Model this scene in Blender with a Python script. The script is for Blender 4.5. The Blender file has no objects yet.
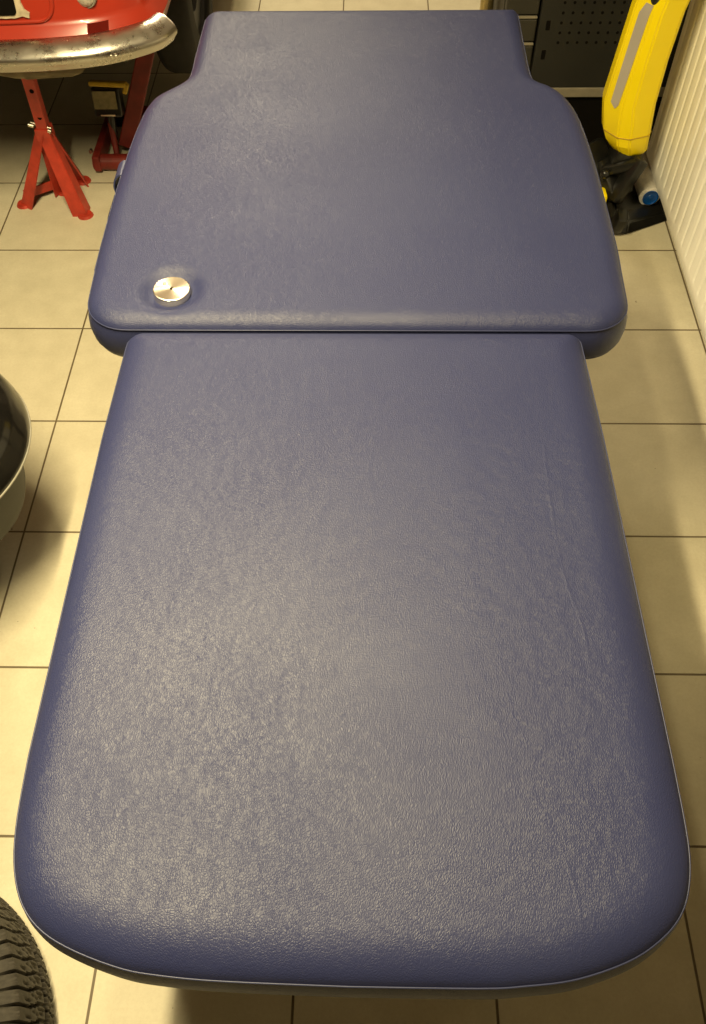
import bpy, bmesh, math, random
import numpy as np
from mathutils import Vector, Matrix, Euler
from mathutils.geometry import delaunay_2d_cdt
random.seed(7); rng = np.random.default_rng(5)
C = bpy.context.scene.collection
PI = math.pi
S = bpy.context.scene
S.view_settings.view_transform = 'Standard'; S.view_settings.look = 'None'
S.view_settings.exposure = 0.0; S.view_settings.gamma = 1.0
S.view_settings.use_curve_mapping = False

# ------------------------------------------------------------------ camera
H = 1.587
F, PITCH, ROLL, YAW = 852.45, 0.957588, -0.0232134, -0.0369274
def cam_axes():
    cy, sy = math.cos(YAW), math.sin(YAW)
    f = Vector((sy*math.cos(PITCH), cy*math.cos(PITCH), -math.sin(PITCH)))
    r = Vector((cy, -sy, 0)); u = r.cross(f)
    r2 = r*math.cos(ROLL)+u*math.sin(ROLL); u2 = -r*math.sin(ROLL)+u*math.cos(ROLL)
    return r2, u2, f
cd = bpy.data.cameras.new('camera'); cam = bpy.data.objects.new('camera', cd); C.objects.link(cam)
r_, u_, f_ = cam_axes()
m = Matrix((r_, u_, -f_)).transposed().to_4x4(); m.translation = Vector((0, 0, H)); cam.matrix_world = m
cd.sensor_fit = 'VERTICAL'; cd.sensor_height = 24; cd.lens = F/1024*24; cd.clip_start = .02
S.camera = cam

# ------------------------------------------------------------------ node helpers
class NT:
    def __init__(s, name):
        s.m = bpy.data.materials.new(name); s.m.use_nodes = True
        s.t = s.m.node_tree; s.b = s.t.nodes['Principled BSDF']; s.x = 0
    def n(s, kind, **kw):
        o = s.t.nodes.new(kind)
        for k, v in kw.items(): setattr(o, k, v)
        return o
    def l(s, a, b): s.t.links.new(a, b)
    def put(s, sock, v):
        if isinstance(v, bpy.types.NodeSocket): s.l(v, sock)
        else: sock.default_value = v
    def math(s, op, a, b=0.0, c=0.0):
        o = s.n('ShaderNodeMath', operation=op)
        s.put(o.inputs[0], a); s.put(o.inputs[1], b); s.put(o.inputs[2], c)
        return o.outputs[0]
    def coord(s, which='Object'): return s.n('ShaderNodeTexCoord').outputs[which]
    def noise(s, scale, detail=3, rough=.5, vec=None, dist=0):
        o = s.n('ShaderNodeTexNoise'); o.inputs['Scale'].default_value = scale
        o.inputs['Detail'].default_value = detail; o.inputs['Roughness'].default_value = rough
        o.inputs['Distortion'].default_value = dist
        s.l(vec or s.coord(), o.inputs['Vector']); return o.outputs[0]
    def ramp(s, fac, stops):
        o = s.n('ShaderNodeValToRGB'); e = o.color_ramp.elements
        while len(e) < len(stops): e.new(.5)
        for q, (p, c) in zip(e, stops):
            q.position = p; q.color = (c, c, c, 1) if isinstance(c, (int, float)) else (*c, 1)
        s.l(fac, o.inputs[0]); return o.outputs[0]
    def mix(s, fac, a, b):
        o = s.n('ShaderNodeMix', data_type='RGBA')
        s.put(o.inputs[0], fac)
        s.put(o.inputs[6], a if isinstance(a, bpy.types.NodeSocket) else (*a, 1))
        s.put(o.inputs[7], b if isinstance(b, bpy.types.NodeSocket) else (*b, 1)); return o.outputs[2]
    def bump(s, h, strength=.3, dist=.002, prev=None):
        o = s.n('ShaderNodeBump'); o.inputs['Strength'].default_value = strength; o.inputs['Distance'].default_value = dist
        s.l(h, o.inputs['Height'])
        if prev is not None: s.l(prev, o.inputs['Normal'])
        return o.outputs[0]
    def set(s, **kw):
        for k, v in kw.items():
            i = s.b.inputs[k.replace('_', ' ')]
            if isinstance(v, tuple) and len(v) == 3 and i.type == 'RGBA': v = (*v, 1)
            s.put(i, v)
        return s

def simple(name, col, rough=.5, metal=0., var=.12, scale=30, bump=0., **kw):
    t = NT(name); nz = t.noise(scale, 4)
    f = t.ramp(nz, [(.3, 1-var), (.7, 1+0*var)])
    c = t.mix(1.0, (0, 0, 0), col)
    mm = t.n('ShaderNodeMix', data_type='RGBA', blend_type='MULTIPLY'); mm.inputs[0].default_value = 1
    mm.inputs[6].default_value = (*col, 1); t.l(f, mm.inputs[7])
    t.set(Base_Color=mm.outputs[2], Roughness=rough, Metallic=metal)
    if bump: t.set(Normal=t.bump(nz, bump, .002))
    for k, v in kw.items(): t.set(**{k: v})
    return t.m

# ------------------------------------------------------------------ materials
def mat_leather():
    t = NT('blue_leatherette'); co = t.coord('Object')
    v = t.n('ShaderNodeTexVoronoi', feature='DISTANCE_TO_EDGE'); v.inputs['Scale'].default_value = 520
    w = t.n('ShaderNodeMapping'); w.inputs['Scale'].default_value = (1, .55, 1)
    nzv = t.n('ShaderNodeTexNoise'); nzv.inputs['Scale'].default_value = 60; nzv.inputs['Detail'].default_value = 2
    t.l(co, nzv.inputs['Vector'])
    add = t.n('ShaderNodeVectorMath', operation='MULTIPLY_ADD'); t.l(nzv.outputs[1], add.inputs[0]); add.inputs[1].default_value = (.012, .012, .012)
    t.l(co, add.inputs[2]); t.l(add.outputs[0], w.inputs[0]); t.l(w.outputs[0], v.inputs['Vector'])
    grain = t.ramp(v.outputs[0], [(0., 0.), (.25, 1.)])
    patch = t.ramp(t.noise(6, 3, .6, co), [(.35, .65), (.68, 1.)])          # where the grain is more pronounced
    h1 = t.math('MULTIPLY', grain, patch)
    big = t.noise(9, 4, .6, co)
    cl = t.noise(230, 5, .7, co)                                           # wrinkle clusters
    # long soft crease running down the right half of the leg cushion
    sp = t.n('ShaderNodeSeparateXYZ'); t.l(co, sp.inputs[0]); X, Y = sp.outputs[0], sp.outputs[1]
    rc = t.n('ShaderNodeFloatCurve'); cv = rc.mapping.curves[0]
    pts = [(.09, .192), (.17, .196), (.223, .184), (.282, .165), (.325, .222), (.37, .237), (.442, .241), (.52, .228), (.607, .224), (.69, .225)]
    cp = [(y, x) for y, x in pts]
    for i, (y, x) in enumerate(cp):
        if i < 2: cv.points[i].location = (y, x)
        else: cv.points.new(y, x)
    rc.mapping.update(); t.l(Y, rc.inputs['Value'])
    d = t.math('ABSOLUTE', t.math('SUBTRACT', X, rc.outputs[0]))
    cr = t.math('MAXIMUM', t.math('SUBTRACT', 1.0, t.math('DIVIDE', d, .003)), 0.0)
    ext = t.math('MULTIPLY', t.math('LESS_THAN', Y, .72), t.math('GREATER_THAN', Y, .1))
    jump = t.math('GREATER_THAN', t.math('ABSOLUTE', t.math('SUBTRACT', Y, .303)), .024)
    cr = t.math('MULTIPLY', t.math('MULTIPLY', cr, ext), jump)
    cr = t.math('MULTIPLY', cr, t.ramp(t.noise(14, 2, .5, co), [(.4, .2), (.6, 1.)]))
    b = t.bump(h1, .42, .0005); b = t.bump(cl, .13, .0012, b); b = t.bump(big, .03, .006, b); b = t.bump(cr, .18, .0010, b)
    colf = t.ramp(t.noise(3.5, 4, .6, co), [(.3, 0.), (.7, 1.)])
    col = t.mix(colf, (.021, .026, .084), (.027, .033, .093))
    gf = t.math('MULTIPLY', t.math('SUBTRACT', 1.0, grain), .35)
    col = t.mix(gf, col, (.022, .027, .085))
    ro = t.ramp(t.noise(5, 4, .6, co), [(.3, .44), (.7, .51)])
    t.set(Base_Color=col, Roughness=ro, Normal=b); t.b.inputs['Specular IOR Level'].default_value = .43
    return t.m
def mat_floor():
    t = NT('beige_floor_tiles'); co = t.coord('Object')
    sp = t.n('ShaderNodeSeparateXYZ'); t.l(co, sp.inputs[0])
    s = .33
    def cell(v, off):
        a = t.math('DIVIDE', t.math('SUBTRACT', v, off), s)
        fr = t.math('SUBTRACT', a, t.math('FLOOR', a))
        return t.math('FLOOR', a), t.math('MULTIPLY', t.math('MINIMUM', fr, t.math('SUBTRACT', 1.0, fr)), s)
    cx, dx = cell(sp.outputs[0], -.1214); cyy, dy = cell(sp.outputs[1], 2.0451)
    d = t.math('MINIMUM', dx, dy)
    g = t.ramp(t.math('MULTIPLY', d, 100), [(.17, 0.), (.26, 1.)])
    cmb = t.n('ShaderNodeCombineXYZ'); t.l(cx, cmb.inputs[0]); t.l(cyy, cmb.inputs[1])
    wn = t.n('ShaderNodeTexWhiteNoise'); t.l(cmb.outputs[0], wn.inputs['Vector'])
    fine = t.noise(160, 5, .7, co); med = t.noise(14, 5, .6, co); sp2 = t.noise(420, 2, .6, co)
    c = t.mix(t.ramp(med, [(.3, 0.), (.72, 1.)]), (.54, .495, .36), (.64, .59, .44))
    c = t.mix(t.math('MULTIPLY', t.ramp(fine, [(.35, 1.), (.6, 0.)]), .22), c, (.42, .34, .23))
    c = t.mix(t.math('MULTIPLY', t.ramp(sp2, [(.62, 0.), (.72, 1.)]), .3), c, (.74, .66, .52))
    c = t.mix(t.math('MULTIPLY', wn.outputs[0], .12), c, (.50, .43, .31))
    dirt = t.ramp(t.noise(55, 2, .5, co), [(.765, 0.), (.785, 1.)])
    c = t.mix(t.math('MULTIPLY', dirt, .6), c, (.12, .08, .04))
    gc = t.mix(t.noise(9, 2, .5, co), (.09, .065, .035), (.17, .13, .075))
    c = t.mix(g, gc, c)
    b = t.bump(g, .6, .002); b = t.bump(fine, .1, .001, b)
    t.set(Base_Color=c, Roughness=t.math('ADD', .38, t.math('MULTIPLY', med, .2)), Normal=b)
    t.b.inputs['Specular IOR Level'].default_value = .35
    return t.m
LEATHER = mat_leather(); FLOOR = mat_floor()
PIPING = simple('blue_piping', (.030, .036, .095), .45)
WALLM = simple('plaster', (.20, .17, .13), .9, var=.1, scale=4, bump=.2)
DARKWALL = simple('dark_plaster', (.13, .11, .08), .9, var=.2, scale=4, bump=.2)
CEIL = simple('ceiling_paint', (.22, .19, .14), .9, var=.05, scale=3)
RAD = simple('radiator_enamel', (.95, .93, .84), .30, var=.03, scale=8)
RED = simple('red_car_paint', (.42, .034, .015), .28, var=.25, scale=5, Coat_Weight=.3)
REDSTAND = simple('red_stand_paint', (.50, .045, .022), .45, var=.35, scale=35, bump=.2)
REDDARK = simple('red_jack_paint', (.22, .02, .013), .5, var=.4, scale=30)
def mat_chrome():
    t = NT('worn_chrome'); n1 = t.noise(22, 5, .65)
    n2 = t.noise(190, 4, .7)
    r = t.math('ADD', t.ramp(n1, [(.3, .16), (.75, .38)]), t.math('MULTIPLY', n2, .08))
    pit = t.ramp(n2, [(.70, 0.), (.80, 1.)])
    c = t.mix(t.math('MULTIPLY', pit, .5), (.80, .77, .70), (.30, .22, .13))
    t.set(Base_Color=c, Metallic=1.0, Roughness=r, Normal=t.bump(n1, .05, .004)); return t.m
CHROME = mat_chrome()
def mat_disc():
    t = NT('turned_steel'); t.set(Base_Color=(.86, .80, .68), Metallic=1.0, Roughness=.26)
    t.b.inputs['Anisotropic'].default_value = .85
    tg = t.n('ShaderNodeTangent', direction_type='RADIAL', axis='Z'); t.l(tg.outputs[0], t.b.inputs['Tangent'])
    w = t.n('ShaderNodeTexWave', wave_type='RINGS', rings_direction='Z'); w.inputs['Scale'].default_value = 500
    t.l(t.coord(), w.inputs['Vector']); return t.m
STEEL = mat_disc()
ZINC = simple('zinc_bolt', (.75, .70, .60), .3, 1.0)
HOLE = simple('black_hole', (.006, .005, .004), .95, Specular_IOR_Level=.05)  # near-black standing in for the shade inside holes and openings
UNDER = simple('cream_underseal', (.36, .30, .19), .75, var=.5, scale=25, bump=.4)
CREAM = simple('cream_gasket', (.62, .52, .36), .8, var=.35, scale=60, bump=.4)
GLASSL = simple('ribbed_lamp_lens', (.62, .56, .46), .15, var=.45, scale=160, bump=.5)
BLACKP = simple('black_plastic', (.010, .010, .009), .30, var=.3, scale=50)
BLACKG = simple('glossy_black_shell', (.010, .009, .008), .14, var=.3, scale=12)
OLIVE = simple('olive_grey_plastic', (.050, .047, .032), .6, var=.3, scale=10)
RUBBER = simple('tyre_rubber', (.060, .052, .040), .72, var=.4, scale=120, bump=.3)
RUBBERD = simple('black_rubber', (.012, .010, .008), .8, var=.4, scale=60)
RIMM = simple('pale_rim', (.35, .33, .27), .5, .3)
YEL = simple('yellow_plastic', (.92, .72, .0), .35, var=.04, scale=10)
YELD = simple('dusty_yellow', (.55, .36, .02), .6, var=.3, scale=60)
GREYP = simple('grey_strip', (.42, .38, .33), .45, var=.1, scale=12)
FELT = simple('white_microfibre', (.88, .84, .76), .95, var=.2, scale=90, bump=.6)
BLUE = simple('blue_end_cap', (.0, .07, .30), .3, var=.1)
LABEL = simple('dirty_paper_label', (.30, .26, .14), .8, var=.4, scale=70)
GUN = simple('dark_grey_sheet_metal', (.013, .0125, .009), .6, 0, var=.2, scale=15)
GUNL = simple('cabinet_side_metal', (.028, .025, .016), .6, 0, var=.3, scale=15)
STRIPM = simple('dusty_pale_rail', (.24, .21, .15), .7, var=.2, scale=30)
FRAMEM = simple('table_frame', (.05, .05, .055), .5, .5)
BRASS = simple('yellowed_pipe', (.55, .44, .20), .25, .9, var=.3, scale=20)

# ------------------------------------------------------------------ object helpers
def obj(name, bm, mat, parent=None, smooth=False, auto=None):
    me = bpy.data.meshes.new(name); bm.normal_update(); bm.to_mesh(me); bm.free()
    me.materials.append(mat)
    if smooth:
        for p in me.polygons: p.use_smooth = True
        if auto: me.set_sharp_from_angle(angle=auto)
    o = bpy.data.objects.new(name, me); C.objects.link(o)
    if parent: o.parent = parent
    return o
def tag(o, label, cat, group=None, kind=None):
    if label: o['label'] = label
    if cat: o['category'] = cat
    if group: o['group'] = group
    if kind: o['kind'] = kind
    return o
def thing(name, label, cat, loc=(0, 0, 0), rotz=0, group=None):
    o = bpy.data.objects.new(name, None); C.objects.link(o); o.location = loc; o.rotation_euler = (0, 0, rotz)
    o.empty_display_size = .05
    return tag(o, label, cat, group)
def struct(name, bm, mat): return tag(obj(name, bm, mat), None, None, kind='structure')
def box(bm, c, s, rot=None, bev=0., seg=2):
    M = Matrix.Translation(Vector(c)) @ (rot.to_matrix().to_4x4() if rot else Matrix()) @ Matrix.Diagonal((*s, 1))
    r = bmesh.ops.create_cube(bm, size=1, matrix=M)
    if bev:
        es = set(e for v in r['verts'] for e in v.link_edges)
        bmesh.ops.bevel(bm, geom=list(es), offset=bev, segments=seg, affect='EDGES', profile=.5)
def bar(bm, a, b, w, h=None, bev=0., up=Vector((0, 0, 1))):
    a = Vector(a); b = Vector(b); d = b-a; z = d.normalized(); h = h or w
    x = up.cross(z)
    if x.length < .01: x = Vector((1, 0, 0)).cross(z)
    x.normalize(); y = z.cross(x)
    M = Matrix((x, y, z)).transposed().to_4x4(); M.translation = (a+b)/2
    r = bmesh.ops.create_cube(bm, size=1, matrix=M @ Matrix.Diagonal((w, h, d.length, 1)))
    if bev:
        es = set(e for v in r['verts'] for e in v.link_edges)
        bmesh.ops.bevel(bm, geom=list(es), offset=bev, segments=2, affect='EDGES', profile=.5)
def cyl(bm, a, b, r1, r2=None, n=32, cap=True):
    a = Vector(a); b = Vector(b); d = b-a
    M = d.to_track_quat('Z', 'Y').to_matrix().to_4x4(); M.translation = (a+b)/2
    bmesh.ops.create_cone(bm, cap_ends=cap, segments=n, radius1=r1, radius2=r1 if r2 is None else r2, depth=d.length, matrix=M)
def tube(bm, pts, r, n=10, closed=False):
    pts = [Vector(p) for p in pts]; rings = []; N = len(pts); prev = None
    for i, p in enumerate(pts):
        if closed: t = pts[(i+1) % N]-pts[i-1]
        else: t = pts[min(i+1, N-1)]-pts[max(i-1, 0)]
        t.normalize()
        x = (prev - t*prev.dot(t)) if prev else t.orthogonal()
        x.normalize(); prev = x; y = t.cross(x)
        rings.append([bm.verts.new(p+(x*math.cos(a)+y*math.sin(a))*r) for a in [2*PI*k/n for k in range(n)]])
    for i in range(N if closed else N-1):
        A, B = rings[i], rings[(i+1) % N]
        for k in range(n): bm.faces.new((A[k], A[(k+1) % n], B[(k+1) % n], B[k]))
    if not closed:
        bm.faces.new(rings[0][::-1]); bm.faces.new(rings[-1])
def lathe(bm, prof, M=Matrix(), n=48, cap=False):
    rings = []
    for r, z in prof:
        if r < 1e-6: rings.append([bm.verts.new(M @ Vector((0, 0, z)))])
        else: rings.append([bm.verts.new(M @ Vector((r*math.cos(a), r*math.sin(a), z))) for a in [2*PI*k/n for k in range(n)]])
    for A, B in zip(rings, rings[1:]):
        for k in range(n):
            q = [A[k % len(A)], A[(k+1) % n % len(A)], B[(k+1) % n % len(B)], B[k % len(B)]]
            u = []
            for v in q:
                if v not in u: u.append(v)
            if len(u) > 2: bm.faces.new(u)
def loft(bm, loops, closed=True, cap0=True, cap1=True):
    R = [[bm.verts.new(p) for p in lp] for lp in loops]; n = len(R[0])
    for A, B in zip(R, R[1:]):
        for k in range(n if closed else n-1): bm.faces.new((A[k], A[(k+1) % n], B[(k+1) % n], B[k]))
    if closed and cap0: bm.faces.new(R[0][::-1])
    if closed and cap1: bm.faces.new(R[-1])
    return R
def fillet(poly, n=8):
    out = []; N = len(poly)
    for i, (x, y, r) in enumerate(poly):
        p = Vector((x, y)); a = Vector(poly[i-1][:2])-p; b = Vector(poly[(i+1) % N][:2])-p
        if r <= 0: out.append((x, y)); continue
        la, lb = a.length, b.length; a.normalize(); b.normalize()
        th = a.angle(b); t = min(r/math.tan(th/2), la*.49, lb*.49); r = t*math.tan(th/2)
        c = p+(a+b).normalized()*(r/math.sin(th/2))
        s = p+a*t-c; e = p+b*t-c
        a0 = math.atan2(s.y, s.x); da = math.atan2(e.y, e.x)-a0
        while da > PI: da -= 2*PI
        while da < -PI: da += 2*PI
        for k in range(n+1):
            q = a0+da*k/n; out.append((c.x+r*math.cos(q), c.y+r*math.sin(q)))
    return out
def resample(pts, step):
    P = [Vector(p) for p in pts]; out = []; N = len(P)
    for i in range(N):
        a, b = P[i], P[(i+1) % N]; L = (b-a).length
        if L < 1e-7: continue
        k = max(1, int(round(L/step)))
        for j in range(k): out.append(a+(b-a)*(j/k))
    return out
def catmull(P, n=6):
    P = [Vector(p) for p in P]; out = []
    for i in range(len(P)-1):
        p0 = P[max(i-1, 0)]; p1 = P[i]; p2 = P[i+1]; p3 = P[min(i+2, len(P)-1)]
        for k in range(n):
            t = k/n
            out.append(.5*((2*p1)+(p2-p0)*t+(2*p0-5*p1+4*p2-p3)*t*t+(3*p1-p0-3*p2+p3)*t**3))
    out.append(P[-1]); return out

# ------------------------------------------------------------------ room shell
def slab(name, c, s, mat):
    bm = bmesh.new(); box(bm, c, s); return struct(name, bm, mat)
RX0, RX1, RY0, RY1, RZ = -3.2, .955, -1.6, 5.9, 2.6
slab('floor', ((RX0+RX1)/2, (RY0+RY1)/2, -.05), (RX1-RX0+.4, RY1-RY0+.4, .1), FLOOR)
slab('ceiling', ((RX0+RX1)/2, (RY0+RY1)/2, RZ+.05), (RX1-RX0+.4, RY1-RY0+.4, .1), CEIL)
slab('wall_right', (RX1+.05, (RY0+RY1)/2, RZ/2), (.1, RY1-RY0, RZ), WALLM)
slab('wall_left', (RX0-.05, (RY0+RY1)/2, RZ/2), (.1, RY1-RY0, RZ), WALLM)
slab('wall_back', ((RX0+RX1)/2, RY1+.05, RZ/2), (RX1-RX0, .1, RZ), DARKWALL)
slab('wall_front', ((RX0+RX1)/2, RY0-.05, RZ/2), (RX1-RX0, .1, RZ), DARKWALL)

# ------------------------------------------------------------------ massage table
ZT = .700
def cushion(name, outline, parent, dimple=None, label=None, rw=.050, rh=.019):
    P = resample(outline, .006); N = len(P)
    A = np.array([[p.x, p.y] for p in P])
    if ((A[:, 0]*np.roll(A[:, 1], -1)-np.roll(A[:, 0], -1)*A[:, 1]).sum()) < 0: A = A[::-1].copy()
    T = np.roll(A, -3, 0)-np.roll(A, 3, 0); T /= np.linalg.norm(T, axis=1)[:, None]; Nn = np.stack([T[:, 1], -T[:, 0]], 1)
    B = np.roll(A, -1, 0); AB = B-A; L2 = (AB**2).sum(1)
    def dist(Q):
        out = np.empty(len(Q))
        for s in range(0, len(Q), 2000):
            q = Q[s:s+2000, None]-A[None]; t = np.clip((q*AB).sum(2)/L2, 0, 1)
            out[s:s+2000] = np.sqrt(((q-t[..., None]*AB)**2).sum(2)).min(1)
        return out
    def inside(Q):
        c = np.zeros(len(Q), bool)
        for a, b in zip(A, B):
            cond = (a[1] > Q[:, 1]) != (b[1] > Q[:, 1])
            with np.errstate(divide='ignore', invalid='ignore'):
                xi = (b[0]-a[0])*(Q[:, 1]-a[1])/(b[1]-a[1])+a[0]
            c ^= cond & (Q[:, 0] < xi)
        return c
    st = .0075
    gx, gy = np.meshgrid(np.arange(A[:, 0].min(), A[:, 0].max(), st), np.arange(A[:, 1].min(), A[:, 1].max(), st))
    G = np.stack([gx.ravel(), gy.ravel()], 1); G = G[inside(G)]; dG = dist(G); G = G[dG > .0125]
    rings = [A-Nn*k for k in (0, .002, .005, .009)]
    extra = np.concatenate(rings[1:]); extra = extra[inside(extra)]
    ed = dist(extra); keep = np.abs(ed-np.round(ed, 4)) < 1; extra = extra[keep & (ed > .0015)]
    V2 = np.concatenate([A, extra, G])
    dd = np.concatenate([np.zeros(N), dist(V2[N:])])
    def hz(d, V):
        w = rw; q = np.clip(d/w, 0, 1)
        z = ZT+rh*np.clip(1-(1-q)**2.3, 0, 1)**.72+.004*np.clip(d/.2, 0, 1)
        if dimple is not None:
            r = np.hypot(V[:, 0]-dimple[0], V[:, 1]-dimple[1]); z = z-.012*np.exp(-(np.clip(r-.029, 0, 1)/.016)**2)
        return z
    Z = hz(dd, V2)
    res = delaunay_2d_cdt([Vector(v) for v in V2.tolist()], [(i, (i+1) % N) for i in range(N)], [list(range(N))], 1, 1e-6)
    vs, faces, orig = res[0], res[2], res[3]
    bm = bmesh.new(); bv = []
    for i, v in enumerate(vs):
        z = Z[orig[i][0]] if orig[i] else ZT
        bv.append(bm.verts.new((v[0], v[1], z)))
    for f in faces:
        try: bm.faces.new([bv[k] for k in f])
        except ValueError: pass
    idx = {}
    for i, o_ in enumerate(orig):
        for q in o_:
            if q < N: idx[q] = bv[i]
    # side wall: tucked in at the seam, a slight bulge, rounded in at the bottom
    prof = [(-.0015, -.002), (.001, -.006), (.005, -.018), (.0065, -.032), (.005, -.048), (.0, -.060), (-.008, -.066), (-.03, -.068)]
    prev = [idx[k] for k in range(N)]
    for off, dz in prof:
        cur = [bm.verts.new((A[k, 0]+Nn[k, 0]*off, A[k, 1]+Nn[k, 1]*off, ZT+dz)) for k in range(N)]
        for k in range(N):
            bm.faces.new((prev[k], cur[k], cur[(k+1) % N], prev[(k+1) % N]))
        prev = cur
    bm.faces.new(prev[::-1])
    bmesh.ops.recalc_face_normals(bm, faces=bm.faces)
    o = obj(name, bm, LEATHER, parent, smooth=True, auto=math.radians(50))
    if label: o['label'] = label
    bm = bmesh.new()
    tube(bm, [(a[0]+n[0]*.0008, a[1]+n[1]*.0008, ZT-.0008) for a, n in zip(A[::2], Nn[::2])], .0010, 8, True)
    obj('piping', bm, PIPING, o, smooth=True)
    return o
table = thing('massage_table', 'blue leatherette massage table with two padded sections and a round steel button', 'massage table')
near = [(-.016, .094), (.102, .0945), (.143, .097), (.19, .103), (.239, .118), (.272, .136), (.296, .158), (.310, .186), (.317, .225), (.318, .30)]
nearl = [(-.362, .30), (-.358, .235), (-.350, .193), (-.335, .160), (-.312, .137), (-.279, .1205), (-.232, .106), (-.196, .1005), (-.136, .0965), (-.016, .094)]
right = catmull(near, 8); left = catmull(nearl, 8)
legpoly = [(p.x, p.y) for p in left[:-1]] + [(p.x, p.y) for p in right]
top = fillet([(.312, .945-.2, 0), (.306, .947, .020), (-.363, .947, .024), (-.366, .745, 0)], 8)
front_c = cushion('leg_cushion', legpoly + top, table, label='long front cushion with a rounded end')
DX, DY = -.3100, 1.031
rside = catmull([(.391, 1.09), (.3935, 1.15), (.3935, 1.25), (.392, 1.36), (.389, 1.44), (.384, 1.51), (.376, 1.565), (.362, 1.605), (.342, 1.632), (.324, 1.646), (.312, 1.664), (.308, 1.70), (.307, 1.76)], 6)
lside = catmull([(-.365, 1.76), (-.365, 1.70), (-.370, 1.667), (-.384, 1.643), (-.405, 1.620), (-.424, 1.596), (-.435, 1.56), (-.441, 1.50), (-.445, 1.42), (-.447, 1.30), (-.446, 1.18), (-.444, 1.09)], 6)
back_o = fillet([(-.443, 1.0899, 0), (-.437, .957, .068), (.386, .957, .064), (.391, 1.0899, 0)], 9) + [tuple(p) for p in rside] + fillet([(.307, 1.77, 0), (.307, 1.942, .014), (-.363, 1.942, .032), (-.365, 1.77, 0)], 9) + [tuple(p) for p in lside]
rear_c = cushion('back_cushion', back_o, table, dimple=(DX, DY), label='wide rear cushion with a narrower head end', rw=.032, rh=.015)
# steel button
bm = bmesh.new()
lathe(bm, [(0.0022, .004), (0.0022, .0105), (.003, .0113), (.0270, .0113), (.0282, .0108), (.0288, .0095), (.0288, -.004), (.022, -.006), (.0, -.006)], n=96)
bt = obj('steel_button', bm, STEEL, table, smooth=True, auto=.3); bt.location = (DX, DY, ZT+.0045); bt.rotation_euler = (math.radians(-1), math.radians(2), 0)
bt['label'] = 'round turned steel button'
bm = bmesh.new(); cyl(bm, (0, 0, .0015), (0, 0, .0045), .00225, n=16); obj('screw_hole', bm, HOLE, bt)
bm = bmesh.new(); cyl(bm, (-.0125, .011, .0112), (-.0125, .011, .0124), .0032, n=6); obj('rivet', bm, ZINC, bt)
# fabric loop and black clip at the left edge
bm = bmesh.new()
pts = [(-.443, 1.385, .690), (-.454, 1.383, .694), (-.464, 1.379, .687), (-.468, 1.375, .672), (-.463, 1.372, .656), (-.450, 1.372, .648)]
pp = catmull(pts, 5)
loft(bm, [[(p.x, p.y-.022, p.z), (p.x, p.y+.022, p.z), (p.x*.995, p.y+.022, p.z-.002), (p.x*.995, p.y-.022, p.z-.002)] for p in pp])
obj('fabric_loop', bm, PIPING, table, smooth=True, auto=.8)
bm = bmesh.new(); box(bm, (-.456, 1.318, .645), (.030, .075, .034), bev=.006)
obj('black_clip', bm, BLACKP, table)
# under-frame
def tl(z0, z1): return
bm = bmesh.new()
for sx in (-.26, .24): box(bm, (sx, 1.0, .612), (.04, 1.6, .04), bev=.004)
for yy in (.22, .93, 1.55, 1.78): box(bm, (-.01, yy, .612), (.48, .04, .04), bev=.004)
obj('frame', bm, FRAMEM, table)
for sx, yy in ((-.26, .3), (.24, .3), (-.26, 1.5), (.24, 1.5)):
    bm = bmesh.new(); bar(bm, (sx, yy, .012), (sx, yy, .60), .04, .04, .004, up=Vector((0, 1, 0)))
    lg = obj('leg', bm, FRAMEM, table)
    bm = bmesh.new(); cyl(bm, (sx, yy, 0), (sx, yy, .02), .028, n=24); obj('rubber_foot', bm, RUBBERD, lg)

# ------------------------------------------------------------------ radiator
rad = thing('radiator', 'cream panel radiator with vertical grooves on the right wall', 'radiator')
XF, ZB, ZTP, YA, YB = .820, .092, .70, .70, 2.375
bm = bmesh.new()
pitch = .0495; n = int((YB-YA-.05)/pitch)
ys = []
# front sheet: flat border, pressed grooves between ribs
loops = []
prof_y = [(YA, 0)]
y = YA+.02
base = YB-.028
k = 0
ribs = []
while base-k*pitch > YA+.03: ribs.append(base-k*pitch); k += 1
ribs = ribs[::-1]
def depth_at(y, z):
    # z factor fades the grooves at top and bottom
    f = min(1, max(0, (z-(ZB+.036))/.010))*min(1, max(0, ((ZTP-.036)-z)/.010))
    g = 0
    for r in ribs:
        d = abs(y-r)
        if d < pitch/2: 
            u = d/(pitch/2); g = .0022*max(0, min(1, (.30-u)/.18)); break
    return g*f
Y_ = np.unique(np.concatenate([[YA, YB]]+[[r+s*pitch/2 for s in (-.98, -.34, -.26, -.20, -.14, 0, .14, .20, .26, .34)] for r in ribs])); Y_ = Y_[(Y_ >= YA) & (Y_ <= YB)]
Z_ = [ZB, ZB+.006, ZB+.035, ZB+.038, ZB+.041, ZB+.044, ZB+.048, .25, .40, .55, ZTP-.048, ZTP-.042, ZTP-.036, ZTP]
grid = [[bm.verts.new((XF+(.004 if z in (ZB, ZTP) else 0)+depth_at(y, z), y, z)) for z in Z_] for y in Y_]
for a, b in zip(grid, grid[1:]):
    for i in range(len(Z_)-1): bm.faces.new((a[i], a[i+1], b[i+1], b[i]))
o = obj('front_panel', bm, RAD, rad, smooth=True, auto=.6)
bm = bmesh.new(); box(bm, (XF+.0125, (YA+YB)/2, (ZB+ZTP)/2), (.012, YB-YA, ZTP-ZB), bev=.003); 
box(bm, (XF+.085, (YA+YB)/2, (ZB+ZTP)/2), (.012, YB-YA, ZTP-ZB), bev=.003)
obj('back_panel', bm, RAD, rad)
for sgn in (YA+.006, YB-.006):
    bm = bmesh.new(); box(bm, (XF+.048, sgn, (ZB+ZTP)/2+.005), (.075, .004, ZTP-ZB-.02)); obj('side_cover', bm, RAD, rad)
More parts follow.
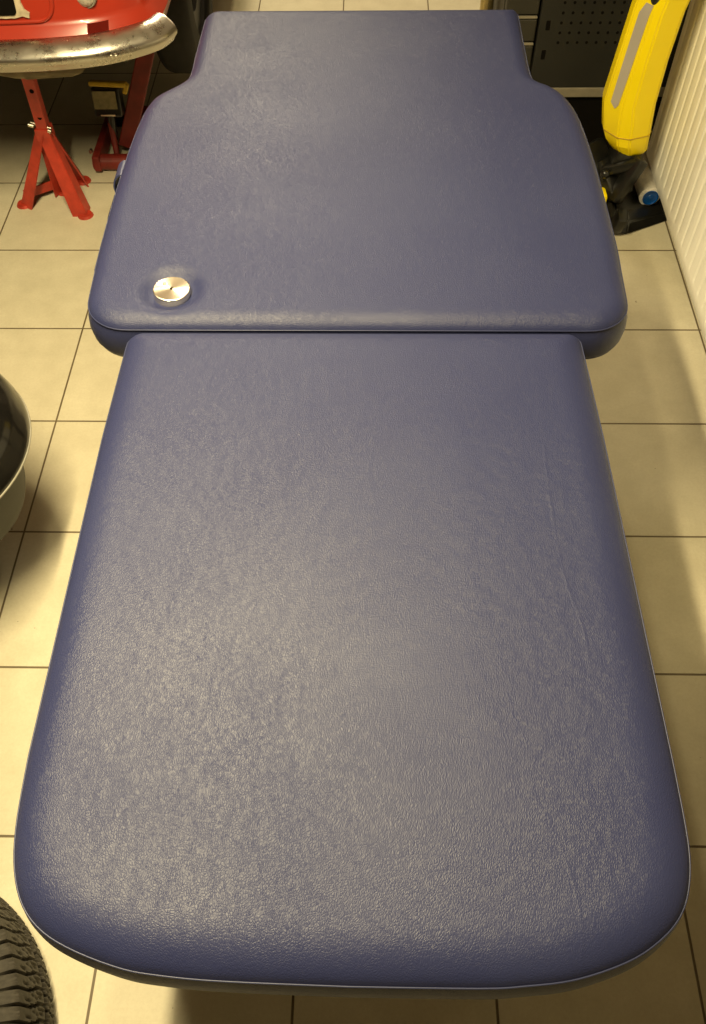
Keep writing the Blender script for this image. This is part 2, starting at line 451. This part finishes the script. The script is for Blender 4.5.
bm = bmesh.new(); box(bm, (XF+.048, (YA+YB)/2, ZTP-.002), (.08, YB-YA-.02, .004)); obj('top_grille', bm, RAD, rad)
bm = bmesh.new()
for yy in (YA+.2, YB-.2):
    bm = bmesh.new(); box(bm, (XF+.1125, yy, .45), (.043, .03, .3)); obj('wall_bracket', bm, RAD, rad)

# ------------------------------------------------------------------ red car
car = thing('car', 'red classic car with chrome bumper, raised on a jack stand', 'car')
CX = -1.18
half = [(0, 2.082), (.15, 2.084), (.25, 2.088), (.38, 2.097), (.50, 2.120), (.585, 2.160), (.640, 2.202), (.664, 2.245), (.672, 2.30), (.674, 2.36)]
def plan(off, z, pts=half, back=None, n=6):
    """right half then mirrored left half, offset inwards by off"""
    P = catmull([(a, b, 0) for a, b in pts], n); out = []
    for i, p in enumerate(P):
        t = P[min(i+1, len(P)-1)]-P[max(i-1, 0)]; t.normalize(); nn = Vector((-t.y, t.x, 0))
        q = p+nn*off; out.append((q.x, q.y))
    R = [(CX+x, y, z) for x, y in out]; L = [(CX-x, y, z) for x, y in out[1:]][::-1]
    return L+R
# bumper
bprof = [(.050, .492), (.012, .494), (.004, .4955), (.000, .499), (-.006, .508), (-.016, .522), (-.014, .536), (.000, .549), (.018, .558), (.034, .560), (.045, .555)]
bp = catmull([(a, b, 0) for a, b in bprof], 4)
bm = bmesh.new()
loft(bm, [plan(p.x, p.y, half[:-2]) for p in bp] , closed=False)
bmesh.ops.solidify(bm, geom=bm.faces[:], thickness=.002)
bmesh.ops.recalc_face_normals(bm, faces=bm.faces)
bump = obj('bumper', bm, CHROME, car, smooth=True, auto=.9); bump['label'] = 'worn chrome bumper'
bm = bmesh.new()
for xx in (-.648, -.636):
    lathe(bm, [(.0, .007), (.004, .005), (.0052, 0)], Matrix.Translation((xx, 2.118, .524)) @ Matrix.Rotation(PI/2, 4, 'X'), 16)
obj('bumper_bolt', bm, ZINC, bump, smooth=True)
# body
YEND = 5.0
def body_loop(off, z, yend=YEND):
    lp = plan(off, z); x0 = lp[0][0]; x1 = lp[-1][0]
    return lp+[(x1, 3.2, z), (x1, yend-.25, z), (x1-.2, yend, z), (x0+.2, yend, z), (x0, yend-.25, z), (x0, 3.2, z)]
bm = bmesh.new()
levels = [(.075, .500), (.045, .505), (.030, .548), (.033, .553), (.048, .571), (.054, .577), (.058, .581), (.062, .590), (.070, .66), (.078, .74), (.088, .84), (.11, .92), (.13, .95), (.16, .965)]
loft(bm, [body_loop(o_, z) for o_, z in levels])
bmesh.ops.recalc_face_normals(bm, faces=bm.faces)
body = obj('body', bm, RED, car, smooth=True, auto=.7)
bm = bmesh.new()
cab = lambda s, z, y0, y1: [(CX+s*.55, y0, z), (CX+s*.55*1.0, y1, z), (CX-s*.55, y1, z), (CX-s*.55, y0, z)]
loft(bm, [[(CX+.52*q, a, .97) for q, a in ((1, 3.0), (1, 4.75), (-1, 4.75), (-1, 3.0))], [(CX+.44*q, a, 1.26) for q, a in ((1, 3.3), (1, 4.5), (-1, 4.5), (-1, 3.3))]])
bmesh.ops.recalc_face_normals(bm, faces=bm.faces); obj('window_glass', bm, BLACKG, car)
bm = bmesh.new()
loft(bm, [[(CX+(.45-o_)*q, a+(o_ if a < 4 else -o_), z) for q, a in ((1, 3.28), (1, 4.52), (-1, 4.52), (-1, 3.28))] for o_, z in ((0, 1.255), (0, 1.275), (.06, 1.30), (.16, 1.315))])
bmesh.ops.recalc_face_normals(bm, faces=bm.faces); obj('roof', bm, RED, car, smooth=True, auto=.6)
# raised moulding round the pressed plate panel, running as a rounded rectangle
def yfront(x, off=.070):
    P = sorted((p[0], p[1]) for p in plan(off, 0)); return float(np.interp(x, [p[0] for p in P], [p[1] for p in P]))
def on_face(x, z, out=.0):
    off = np.interp(z, [.581, .590, .66, .74, .84], [.058, .062, .070, .078, .088]); return (x, yfront(x, off)-out, z)
bm = bmesh.new()
rr = fillet([(-.776, .588, .040), (-.776, .80, .038), (2*CX+.776, .80, .038), (2*CX+.776, .588, .038)], 8)
tube(bm, [on_face(p[0], p[1], .001) for p in resample(rr, .02)], .0055, 8, True)
obj('panel_moulding', bm, RED, body, smooth=True)
# plate opening with torn cream gasket
def plate_face(poly, out, mat, name, par, th=.003, jit=0):
    R = resample(poly, .01)
    R = [Vector((p.x+random.uniform(-jit, jit), p.y+random.uniform(-jit, jit))) for p in R]; N = len(R)
    xs = [p.x for p in R]; zs = [p.y for p in R]; G = []
    def ins(x, z):
        c = False
        for i in range(N):
            a_, b_ = R[i-1], R[i]
            if (a_.y > z) != (b_.y > z) and x < (b_.x-a_.x)*(z-a_.y)/(b_.y-a_.y)+a_.x: c = not c
        return c
    x = min(xs)+.012
    while x < max(xs):
        z = min(zs)+.012
        while z < max(zs):
            if ins(x, z) and min((Vector((x, z))-p).length for p in R) > .006: G.append(Vector((x, z)))
            z += .015
        x += .015
    res = delaunay_2d_cdt(R+G, [(i, (i+1) % N) for i in range(N)], [list(range(N))], 1, 1e-6)
    bm = bmesh.new(); vs = [bm.verts.new(on_face(v[0], v[1], out)) for v in res[0]]
    for f in res[2]:
        try: bm.faces.new([vs[k] for k in f])
        except ValueError: pass
    edge = [e for e in bm.edges if len(e.link_faces) == 1]
    ex = bmesh.ops.extrude_edge_only(bm, edges=edge)
    for v in ex['geom']:
        if isinstance(v, bmesh.types.BMVert): v.co.y += th+.004
    bmesh.ops.recalc_face_normals(bm, faces=bm.faces); return obj(name, bm, mat, par)
gk = plate_face([(-.850, .603), (-.836, .598), (-.833, .608), (-.842, .615), (-.846, .63), (-.849, .72), (2*CX+.849, .72), (2*CX+.849, .602), (-1.0, .597), (-.87, .598)], .006, CREAM, 'gasket', car, jit=.0012)
plate_face(fillet([(-.862, .606, .010), (-.858, .71, .01), (2*CX+.862, .71, .01), (2*CX+.862, .606, .01)], 5), .009, HOLE, 'plate_opening', gk)
# round lamp
bm = bmesh.new(); lx, lz = -.700, .632
Ml = Matrix.Translation(on_face(lx, lz, .0)) @ Matrix.Rotation(-.12, 4, 'Z') @ Matrix.Rotation(PI/2, 4, 'X')
lathe(bm, [(0, .011), (.012, .010), (.022, .0055), (.0245, .001), (.025, -.006)], Ml, 40); lens = obj('indicator_lamp', bm, GLASSL, car, smooth=True); lens['label'] = 'round ribbed clear lamp'
bm = bmesh.new(); lathe(bm, [(.0245, -.006), (.0245, .002), (.0275, .002), (.029, -.006)], Ml, 40); obj('lamp_ring', bm, RIMM, lens, smooth=True)
# thin plate on the lower ledge, notch shade put into its dark red
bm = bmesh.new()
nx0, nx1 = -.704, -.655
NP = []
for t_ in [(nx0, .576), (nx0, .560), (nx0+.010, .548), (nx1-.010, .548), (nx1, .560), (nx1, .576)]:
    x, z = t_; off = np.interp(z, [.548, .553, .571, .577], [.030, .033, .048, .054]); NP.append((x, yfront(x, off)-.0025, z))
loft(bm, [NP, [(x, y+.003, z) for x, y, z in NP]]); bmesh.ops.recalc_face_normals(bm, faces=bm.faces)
obj('notch_shade', bm, simple('notch_shade_red', (.10, .008, .005), .95, Specular_IOR_Level=.05), body)
# cream under panel below the bumper
bm = bmesh.new()
up = fillet([(-.735, 2.13, .0), (-.735, 2.42, .0), (-.97, 2.42, 0), (-.97, 2.13, 0)], 1)
loft(bm, [[(-.72, 2.17, .486), (-.72, 2.5, .486), (-1.2, 2.5, .486), (-1.2, 2.17, .486)],
          [(-.735, 2.155, .470), (-.735, 2.5, .470), (-1.05, 2.5, .470), (-1.05, 2.155, .470)],
          [(-.752, 2.150, .456), (-.752, 2.5, .456), (-.915, 2.5, .446), (-.915, 2.150, .446)],
          [(-.775, 2.165, .448), (-.775, 2.5, .448), (-.885, 2.5, .440), (-.885, 2.165, .440)]])
bmesh.ops.recalc_face_normals(bm, faces=bm.faces)
bmesh.ops.bevel(bm, geom=bm.edges[:], offset=.006, segments=2, affect='EDGES')
obj('under_panel', bm, UNDER, car, smooth=True, auto=.7)
bm = bmesh.new(); box(bm, (CX, 3.6, .47), (1.15, 2.6, .06)); obj('floor_pan', bm, HOLE, car)
def wheel(parent, x, y, z, r, w, sgn):
    M = Matrix.Translation((x, y, z)) @ Matrix.Rotation(PI/2, 4, 'Y')
    bm = bmesh.new(); pr = fillet([(r*.62, -w/2, .01), (r, -w/2, .03), (r, w/2, .03), (r*.62, w/2, .01)], 4)
    lathe(bm, pr+[pr[0]], M, 48); bmesh.ops.recalc_face_normals(bm, faces=bm.faces)
    ty = obj('car_wheel', bm, RUBBERD, parent, smooth=True, auto=.7)
    bm = bmesh.new(); lathe(bm, [(0, sgn*w*.15), (r*.3, sgn*w*.15), (r*.34, sgn*w*.3), (r*.6, sgn*w*.3), (r*.63, sgn*w*.42), (r*.63, -sgn*w*.4)], M, 48); obj('wheel_rim', bm, FRAMEM, ty, smooth=True, auto=.5)
for yy in (2.92, 4.55):
    wheel(car, CX+.56, yy, .36, .265, .13, 1); wheel(car, CX-.56, yy, .36, .265, .13, -1)
    bm = bmesh.new(); cyl(bm, (CX-.56, yy, .36), (CX+.56, yy, .36), .03); 
    for sx in (-.3, .3): box(bm, (CX+sx, yy, .41), (.05, .06, .1))
    obj('axle', bm, FRAMEM, car)

# ------------------------------------------------------------------ jack stand
js = thing('jack_stand', 'red steel jack stand carrying the car beneath the bumper', 'jack stand')
AP = Vector((-.945, 2.285, .225))
bm = bmesh.new(); ptop = Vector((-.935, 2.275, .430)); bar(bm, AP-Vector((0, 0, .03)), ptop, .032, .032, .003, up=Vector((0, 1, 0)))
post = obj('post', bm, REDSTAND, js)
for f in (.36, .74):
    bm = bmesh.new(); c = AP.lerp(ptop, 1-f) + Vector((.004, -.0145, 0)); cyl(bm, c, c+Vector((0, -.0025, 0)), .0062, n=16); obj('pin_hole', bm, HOLE, post)
bm = bmesh.new(); box(bm, ptop+Vector((.012, .0, .004)), (.085, .06, .007), bev=.002); box(bm, ptop+Vector((.05, 0, .010)), (.008, .06, .012)); box(bm, ptop+Vector((-.028, 0, .010)), (.008, .06, .012)); obj('saddle', bm, UNDER, js)
bm = bmesh.new(); bar(bm, AP-Vector((0, 0, .02)), AP+Vector((0, 0, .018)), .043, .043, .003, up=Vector((0, 1, 0))); obj('collar', bm, REDSTAND, js)
bm = bmesh.new()
c = AP+Vector((0, -.024, .022)); cyl(bm, c+Vector((-.026, .012, .013)), c+Vector((.028, .010, -.004)), .004, n=12); cyl(bm, c+Vector((.022, -.002, -.003)), c+Vector((.030, -.003, -.006)), .006, n=16)
cyl(bm, c+Vector((-.030, 0, .014)), c+Vector((-.016, 0, .009)), .0055, n=12)
obj('locking_pin', bm, ZINC, js, smooth=True, auto=.6)
FE = [(-1.078, 2.262), (-.868, 2.205), (-.965, 2.335), (-.912, 2.390)]
def angle_leg(bm, a, b, w, t=.004, face=None):
    a = Vector(a); b = Vector(b); z = (b-a).normalized()
    out = Vector((b.x-a.x, b.y-a.y, 0)).normalized(); s = z.cross(out).normalized(); o2 = s.cross(z).normalized()
    d1 = (s+(-o2)).normalized(); d2 = (-s+(-o2)).normalized()
    for d in (d1, d2):
        n_ = d.cross(z).normalized()
        q = [a, a+d*w*.72, b+d*w, b]
        loft(bm, [[p+n_*t/2 for p in q], [p-n_*t/2 for p in q]])
for i, (x, y) in enumerate(FE):
    bm = bmesh.new(); d = Vector((x-AP.x, y-AP.y, 0)).normalized()
    angle_leg(bm, AP+d*.020+Vector((0, 0, .012)), (x, y, .008), .043); bmesh.ops.recalc_face_normals(bm, faces=bm.faces)
    lg = obj('leg', bm, REDSTAND, js)
    bm = bmesh.new(); cyl(bm, (x-.006*d.x, y-.006*d.y, 0), (x-.006*d.x, y-.006*d.y, .007), .024, .020, n=24); obj('foot_plate', bm, REDSTAND, lg)
for a, b in ((0, 2), (2, 1)):
    bm = bmesh.new(); A_, B_ = FE[a], FE[b]
    f = .30; pa = Vector((*A_, .008)).lerp(AP, .12); pb = Vector((*B_, .008)).lerp(AP, .12); bar(bm, pa, pb, .004, .028); obj('cross_brace', bm, REDSTAND, js)

# ------------------------------------------------------------------ trolley jack in the dark behind
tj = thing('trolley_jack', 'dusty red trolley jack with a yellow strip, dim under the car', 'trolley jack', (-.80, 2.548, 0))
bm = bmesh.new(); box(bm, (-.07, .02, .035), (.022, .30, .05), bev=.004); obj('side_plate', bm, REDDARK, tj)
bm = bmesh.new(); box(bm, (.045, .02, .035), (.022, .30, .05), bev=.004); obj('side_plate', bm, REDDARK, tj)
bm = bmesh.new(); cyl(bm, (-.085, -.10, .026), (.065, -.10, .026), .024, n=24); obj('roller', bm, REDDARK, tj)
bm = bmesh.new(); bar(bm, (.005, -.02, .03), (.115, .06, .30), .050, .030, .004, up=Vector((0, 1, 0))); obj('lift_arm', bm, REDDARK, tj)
bm = bmesh.new(); box(bm, (-.020, -.01, .175), (.085, .05, .085), Euler((-.3, .0, 0)), .006)
cyl(bm, (-.025, -.03, .06), (-.020, -.01, .15), .012, n=16); bo = obj('pump_block', bm, BLACKP, tj)
bm = bmesh.new(); box(bm, (-.020, -.043, .195), (.070, .003, .050), Euler((-.3, 0, 0))); obj('paper_label', bm, LABEL, bo)
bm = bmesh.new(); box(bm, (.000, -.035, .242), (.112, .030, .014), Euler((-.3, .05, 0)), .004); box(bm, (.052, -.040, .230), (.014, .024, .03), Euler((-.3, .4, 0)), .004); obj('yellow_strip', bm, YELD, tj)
bm = bmesh.new(); box(bm, (-.020, -.047, .150), (.045, .004, .005)); obj('metal_edge', bm, ZINC, tj)
bm = bmesh.new(); cyl(bm, (-.088, -.09, .06), (-.088, -.10, .06), .006, n=12); obj('end_screw', bm, ZINC, tj)
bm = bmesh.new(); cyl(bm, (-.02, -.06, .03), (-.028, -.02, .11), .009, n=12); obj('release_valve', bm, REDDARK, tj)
bm = bmesh.new(); bar(bm, (.10, .045, .30), (.145, .06, .335), .014, .008); box(bm, (.158, .06, .325), (.022, .02, .02), bev=.004); bar(bm, (.03, .1, .24), (.08, .09, .285), .010, .01); obj('handle_bracket', bm, RIMM, tj)
bm = bmesh.new(); cyl(bm, (-.085, .15, .022), (.06, .15, .022), .022, n=20); obj('caster', bm, RUBBERD, tj)

# ------------------------------------------------------------------ black shell at the left edge
vc = thing('shop_vacuum', 'black glossy domed housing over an olive grey drum, at the left edge', 'vacuum cleaner')
bm = bmesh.new()
VX, VY = -.886, 1.008
prof = [(0, .50), (.06, .498), (.12, .482), (.17, .452), (.215, .41), (.230, .372), (.2345, .35), (.232, .340), (.225, .337), (.218, .345)]
pc = catmull([(a, b, 0) for a, b in prof], 4)
lathe(bm, [(max(p.x, 0), p.y) for p in pc], Matrix.Translation((VX, VY, 0)) @ Matrix.Rotation(.0, 4, 'X'), 72)
for v in bm.verts: v.co.y = VY+(v.co.y-VY)*1.0
bmesh.ops.recalc_face_normals(bm, faces=bm.faces); hd = obj('motor_head', bm, BLACKG, vc, smooth=True, auto=.9)
bm = bmesh.new(); tube(bm, [(VX+.2345*math.cos(a), VY+.2345*math.sin(a), .341) for a in [2*PI*k/72 for k in range(72)]], .0022, 8, True); obj('rim_highlight', bm, RIMM, hd, smooth=True)  # pale ring paints the highlight along the shell's edge
bm = bmesh.new(); lathe(bm, [(0, .05), (.07, .05), (.085, .06), (.10, .12), (.130, .14), (.170, .17), (.180, .20), (.190, .34), (.0, .34)], Matrix.Translation((VX, VY, 0)), 64); obj('drum', bm, OLIVE, vc, smooth=True, auto=.6)
for k in range(4):
    a = PI/4+k*PI/2; c = Vector((VX+.055*math.cos(a), VY+.055*math.sin(a), 0)); bm = bmesh.new()
    cyl(bm, c+Vector((-.010, 0, .02)), c+Vector((.010, 0, .02)), .020, n=24); box(bm, c+Vector((0, 0, .035)), (.03, .03, .02), bev=.004); obj('caster', bm, BLACKP, vc)

# ------------------------------------------------------------------ tyre lying on the floor
ty = thing('tyre', 'winter tyre with sipes, flat on the floor beside the table corner', 'tyre', (-.784, .034, 0))
def tyre_mesh(R, Wd, rin):
    NA = 84*8; half_w = Wd/2
    # profile (radius, height, tread weight)
    pr = [(rin, .030, 0), (rin+.012, .016, 0), (rin+.05, .004, 0), (R-.050, .000, 0), (R-.030, .006, .5), (R-.016, .012, 1), (R-.007, .022, 1)]
    mid = [(R-.001+.0015*math.sin(PI*k/22), .030+(Wd-.060)*k/22, 1) for k in range(23)]
    up_ = [(a, Wd-b, c) for a, b, c in pr[::-1]]
    P = pr+mid+up_
    bm = bmesh.new(); rings = []
    for i in range(NA):
        a0 = 2*PI*i/NA; ring = []
        for (r, z, w) in P:
            u = (z-half_w)/half_w
            d = 0
            if w > 0:
                slant = (.045*abs(u)+.01*math.sin(6*u))*1.0
                ph = ((a0+slant)*84/(2*PI)) % 1
                lat = 1 if ph < .17 else 0
                sip = 1 if (abs(((ph-.17)/.83)*3 % 1) < .16 and ph > .3) else 0
                circ = 1 if abs(u+.38) < .05 or abs(u-.86) < .05 else 0
                d = max(lat*.011, sip*.0032, circ*.008)*w
            rr_ = r-d; ring.append(bm.verts.new((rr_*math.cos(a0), rr_*math.sin(a0), z)))
        rings.append(ring)
    for i in range(NA):
        A, B = rings[i], rings[(i+1) % NA]
        for k in range(len(P)-1): bm.faces.new((A[k], B[k], B[k+1], A[k+1]))
        bm.faces.new((A[-1], B[-1], B[0], A[0]))
    return bm
tt = obj('tread', tyre_mesh(.300, .225, .175), RUBBER, ty, smooth=True, auto=.7)
bm = bmesh.new()
lathe(bm, [(.0, .12), (.05, .12), (.06, .15), (.11, .145), (.15, .10), (.165, .18), (.178, .196), (.181, .199)], Matrix(), 64)
rim = obj('wheel_rim', bm, RIMM, ty, smooth=True, auto=.6); rim['label'] = 'pale steel rim'

# ------------------------------------------------------------------ tool cabinet
cb = thing('tool_cabinet', 'dark grey perforated metal tool cabinet behind the table head', 'cabinet', (0, 0, 0))
YC = 2.50
bm = bmesh.new()
# perforated front: holes are flat black discs, inner shade put into the colour
X0c, X1c, Z0c, Z1c = .462, .93, .231, .95
box(bm, ((X0c+X1c)/2, YC+.012, (Z0c+Z1c)/2), (X1c-X0c, .02, Z1c-Z0c), bev=.002)
pan = obj('perforated_panel', bm, GUN, cb)
proto = None; rest = bmesh.new()
zz = .362
while zz < Z1c-.03:
    xx = .523
    while xx < X1c-.03:
        if zz < .475:
            if proto is None:
                bm = bmesh.new(); cyl(bm, (0, .0023, 0), (0, 0, 0), .0040, n=12); proto = obj('peg_hole', bm, HOLE, pan); ph = proto
            else:
                ph = proto.copy(); C.objects.link(ph); ph.parent = pan
            ph.location = (xx, YC+.0012, zz)
        else: cyl(rest, (xx, YC+.0035, zz), (xx, YC+.0012, zz), .0040, n=8)
        xx += .027
    zz += .0268
obj('peg_holes', rest, HOLE, pan)['kind'] = 'stuff'
for z in (.328, .409, .49, .571, .652, .733):
    bm = bmesh.new(); box(bm, (.487, YC+.0022, z), (.012, .0030, .026), bev=.001); obj('slot', bm, HOLE, pan)
bm = bmesh.new(); box(bm, ((.365+.93)/2, YC+.022, .2175), (.93-.365, .05, .027), bev=.002); obj('bottom_rail', bm, STRIPM, cb)['label'] = 'pale dusty bottom rail'
bm = bmesh.new(); box(bm, ((.372+.92)/2, YC+.03, .102), (.92-.372, .04, .204)); obj('shade_plinth', bm, HOLE, cb)  # black board stands in for the shade below the rail
bm = bmesh.new(); box(bm, ((.365+.93)/2, YC+.26, .585), (.93-.365, .40, .72)); obj('carcass', bm, GUNL, cb)
for z in (.354, .427, .50, .573, .646, .72):
    bm = bmesh.new(); box(bm, (.411, YC+.03, z-.036), (.090, .04, .060), bev=.003); dr = obj('drawer', bm, GUNL, cb)
    bm = bmesh.new(); box(bm, (.411, YC+.012, z), (.088, .008, .0055), bev=.001); obj('drawer_lip', bm, STRIPM, dr)
bm = bmesh.new(); box(bm, (.647, YC+.24, .965), (.60, .5, .03), bev=.004); obj('worktop', bm, GUN, cb)
pipe = thing('floor_pipe', 'yellowish metal pipe standing just behind the table head', 'pipe', (.372, 2.72, 0))
bm = bmesh.new(); cyl(bm, (-.036, 0, .0), (-.036, 0, .9), .020, n=32); obj('tube', bm, BRASS, pipe, smooth=True, auto=.6)
bm = bmesh.new(); cyl(bm, (-.036, 0, 0), (-.036, 0, .012), .034, n=32); obj('flange', bm, BRASS, pipe, smooth=True, auto=.6)

# ------------------------------------------------------------------ yellow floor cleaner
fc = thing('floor_cleaner', 'yellow upright floor cleaner with black joint, leaning at the radiator', 'floor cleaner')
def sec(z, xl, xr, cf, gf, yc, dpt, dz=(0, 0)):
    """cross-section, points: back-left, left, strip edge..., front corner, right, back-right"""
    w = xr-xl; xc = xl+w*cf
    return [(xl+.012, yc+dpt*.5, z), (xl, yc+dpt*.25, z), (xl, yc-dpt*.05, z), (xl+w*gf, yc-dpt*.42, z), (xc, yc-dpt*.5, z), (xr-.010, yc-dpt*.33, z), (xr, yc-dpt*.15, z), (xr-.004, yc+dpt*.45, z), (xl+w*.5, yc+dpt*.6, z)]
bm = bmesh.new()
YB0 = 2.235
S_ = [(.196, .690, .760, .45, .2), (.206, .676, .772, .45, .2), (.235, .652, .768, .48, .22), (.262, .640, .766, .50, .24), (.300, .632, .762, .52, .26), (.345, .624, .758, .50, .28), (.46, .634, .758, .47, .28), (.58, .644, .765, .45, .28), (.70, .662, .790, .42, .28), (.80, .680, .80, .45, .28)]
loops = [sec(z, a-.006, b-.004, c, g, YB0, .115*(.62 if i == 0 else .8 if i == 1 else 1)) for i, (z, a, b, c, g) in enumerate(S_)]
loft(bm, loops); bmesh.ops.recalc_face_normals(bm, faces=bm.faces)
bmesh.ops.bevel(bm, geom=[e for e in bm.edges if e.calc_face_angle(0) > .45], offset=.004, segments=2, affect='EDGES')
bd = obj('body', bm, YEL, fc, smooth=True, auto=.35)
# grey inset strip on the facing left facet
def facet(z, t):
    for (A, B) in zip(loops, loops[1:]):
        if A[0][2] <= z <= B[0][2]:
            k = (z-A[0][2])/(B[0][2]-A[0][2]); p2 = Vector(A[2]).lerp(Vector(B[2]), k); p3 = Vector(A[3]).lerp(Vector(B[3]), k); return p2.lerp(p3, t)
    return Vector(loops[-1][2])
bm = bmesh.new(); nrm = Vector((-.70, -.71, 0))
lp = []
for z, t0, t1 in [(.338, .60, .66), (.350, .36, .80), (.42, .34, .84), (.50, .33, .86), (.575, .33, .88), (.600, .50, .90)]:
    a = facet(z, t0)+nrm*.0022; b = facet(z, t1)+nrm*.0022; lp.append([a, b, b-nrm*.006, a-nrm*.006])
loft(bm, lp); bmesh.ops.recalc_face_normals(bm, faces=bm.faces); obj('grey_strip', bm, GREYP, bd)['label'] = 'grey inset strip'
bm = bmesh.new(); p = facet(.625, .80); lathe(bm, [(0, .010), (.010, .008), (.014, 0)], Matrix.Translation(p+nrm*.001) @ nrm.to_track_quat('Z', 'Y').to_matrix().to_4x4() @ Matrix.Diagonal((1, 1.9, 1, 1)), 24); obj('black_button', bm, BLACKP, bd, smooth=True)
bm = bmesh.new(); tube(bm, [Vector(q)+Vector((0, -.0006, 0)) for q in [loops[3][k] for k in (2, 3, 4, 5, 6)]], .0016, 6); obj('seam', bm, YELD, bd)
bm = bmesh.new(); cyl(bm, (.735, YB0+.01, .79), (.80, YB0+.02, 1.18), .016, n=24); obj('handle_tube', bm, BLACKP, fc, smooth=True, auto=.6)
# black joint
bm = bmesh.new()
box(bm, (.712, 2.225, .185), (.085, .075, .045), Euler((0, .25, 0)), .010)
bar(bm, (.650, 2.20, .155), (.745, 2.175, .195), .030, .030, .009)
bar(bm, (.745, 2.18, .205), (.690, 2.16, .085), .045, .035, .010)
obj('swivel_joint', bm, BLACKP, fc, smooth=True, auto=.5)
bm = bmesh.new()
bar(bm, (.612, 2.28, .185), (.672, 2.22, .105), .085, .060, .012)
bar(bm, (.655, 2.26, .150), (.705, 2.19, .065), .085, .085, .012)
bar(bm, (.700, 2.26, .17), (.715, 2.22, .07), .07, .07, .012)
obj('rear_fork', bm, BLACKP, fc, smooth=True, auto=.5)
bm = bmesh.new(); bmesh.ops.create_uvsphere(bm, u_segments=24, v_segments=16, radius=.013, matrix=Matrix.Translation((.652, 2.172, .162))); obj('pivot_knob', bm, BLACKP, fc, smooth=True)
bm = bmesh.new()
loft(bm, [[(.690, 2.115, 0.004), (.742, 2.112, .004), (.875, 2.178, .004), (.875, 2.34, .004), (.70, 2.36, .004)],
          [(.696, 2.13, .030), (.742, 2.128, .035), (.86, 2.19, .022), (.86, 2.34, .022), (.70, 2.34, .050)],
          [(.705, 2.16, .055), (.740, 2.16, .055), (.80, 2.21, .028), (.80, 2.33, .028), (.71, 2.32, .06)]])
bmesh.ops.recalc_face_normals(bm, faces=bm.faces); bmesh.ops.bevel(bm, geom=bm.edges[:], offset=.004, segments=2, affect='EDGES')
box(bm, (.712, 2.120, .045), (.028, .05, .06), Euler((.3, .1, 0)), .008); box(bm, (.668, 2.15, .05), (.016, .06, .06), Euler((.2, 0, 0)), .005)
obj('floor_head', bm, BLACKP, fc, smooth=True, auto=.5)
bm = bmesh.new(); box(bm, (.652, 2.16, .090), (.030, .05, .05), bev=.008); obj('yellow_catch', bm, YEL, fc, smooth=True, auto=.5)
RXc, RZc, RR = .815, .056, .031
bm = bmesh.new(); cyl(bm, (RXc, 2.215, RZc), (RXc-.004, 2.43, RZc), RR, n=48, cap=True)
bmesh.ops.bevel(bm, geom=[e for e in bm.edges if e.calc_face_angle(0) > 1], offset=.006, segments=3, affect='EDGES')
ro = obj('roller', bm, FELT, fc, smooth=True, auto=.9); ro['label'] = 'white microfibre roller'
bm = bmesh.new(); Mr = Matrix.Translation((RXc, 2.2155, RZc)) @ Matrix.Rotation(PI/2, 4, 'X')
lathe(bm, [(.0225, -.004), (.023, .003), (.0205, .004), (.019, .0010), (.009, .0008), (.008, .002), (.0, .003)], Mr, 40)
obj('end_cap', bm, BLUE, ro, smooth=True, auto=.5)

# ------------------------------------------------------------------ lights
def area(name, loc, sx, sy, power, col, rot=(0, 0, 0)):
    l = bpy.data.lights.new(name, 'AREA'); l.shape = 'RECTANGLE'; l.size = sx; l.size_y = sy; l.energy = power; l.color = col
    o = bpy.data.objects.new(name, l); C.objects.link(o); o.location = loc; o.rotation_euler = rot; return o
WARM = (1, .83, .47)
area('ceiling_tube_near', (-.475, .80, 2.16), .05, 1.10, 80, WARM)
area('ceiling_tube_beside', (-.25, .80, 2.16), .05, 1.10, 9, WARM)
pl = bpy.data.lights.new('far_bulb', 'POINT'); pl.energy = 150; pl.color = (1, .86, .58); pl.shadow_soft_size = .16
po = bpy.data.objects.new('far_bulb', pl); C.objects.link(po); po.location = (-.68, 4.0, 2.2)
w = bpy.data.worlds.new('world'); S.world = w; w.use_nodes = True
w.node_tree.nodes['Background'].inputs[0].default_value = (1, .85, .6, 1); w.node_tree.nodes['Background'].inputs[1].default_value = .03
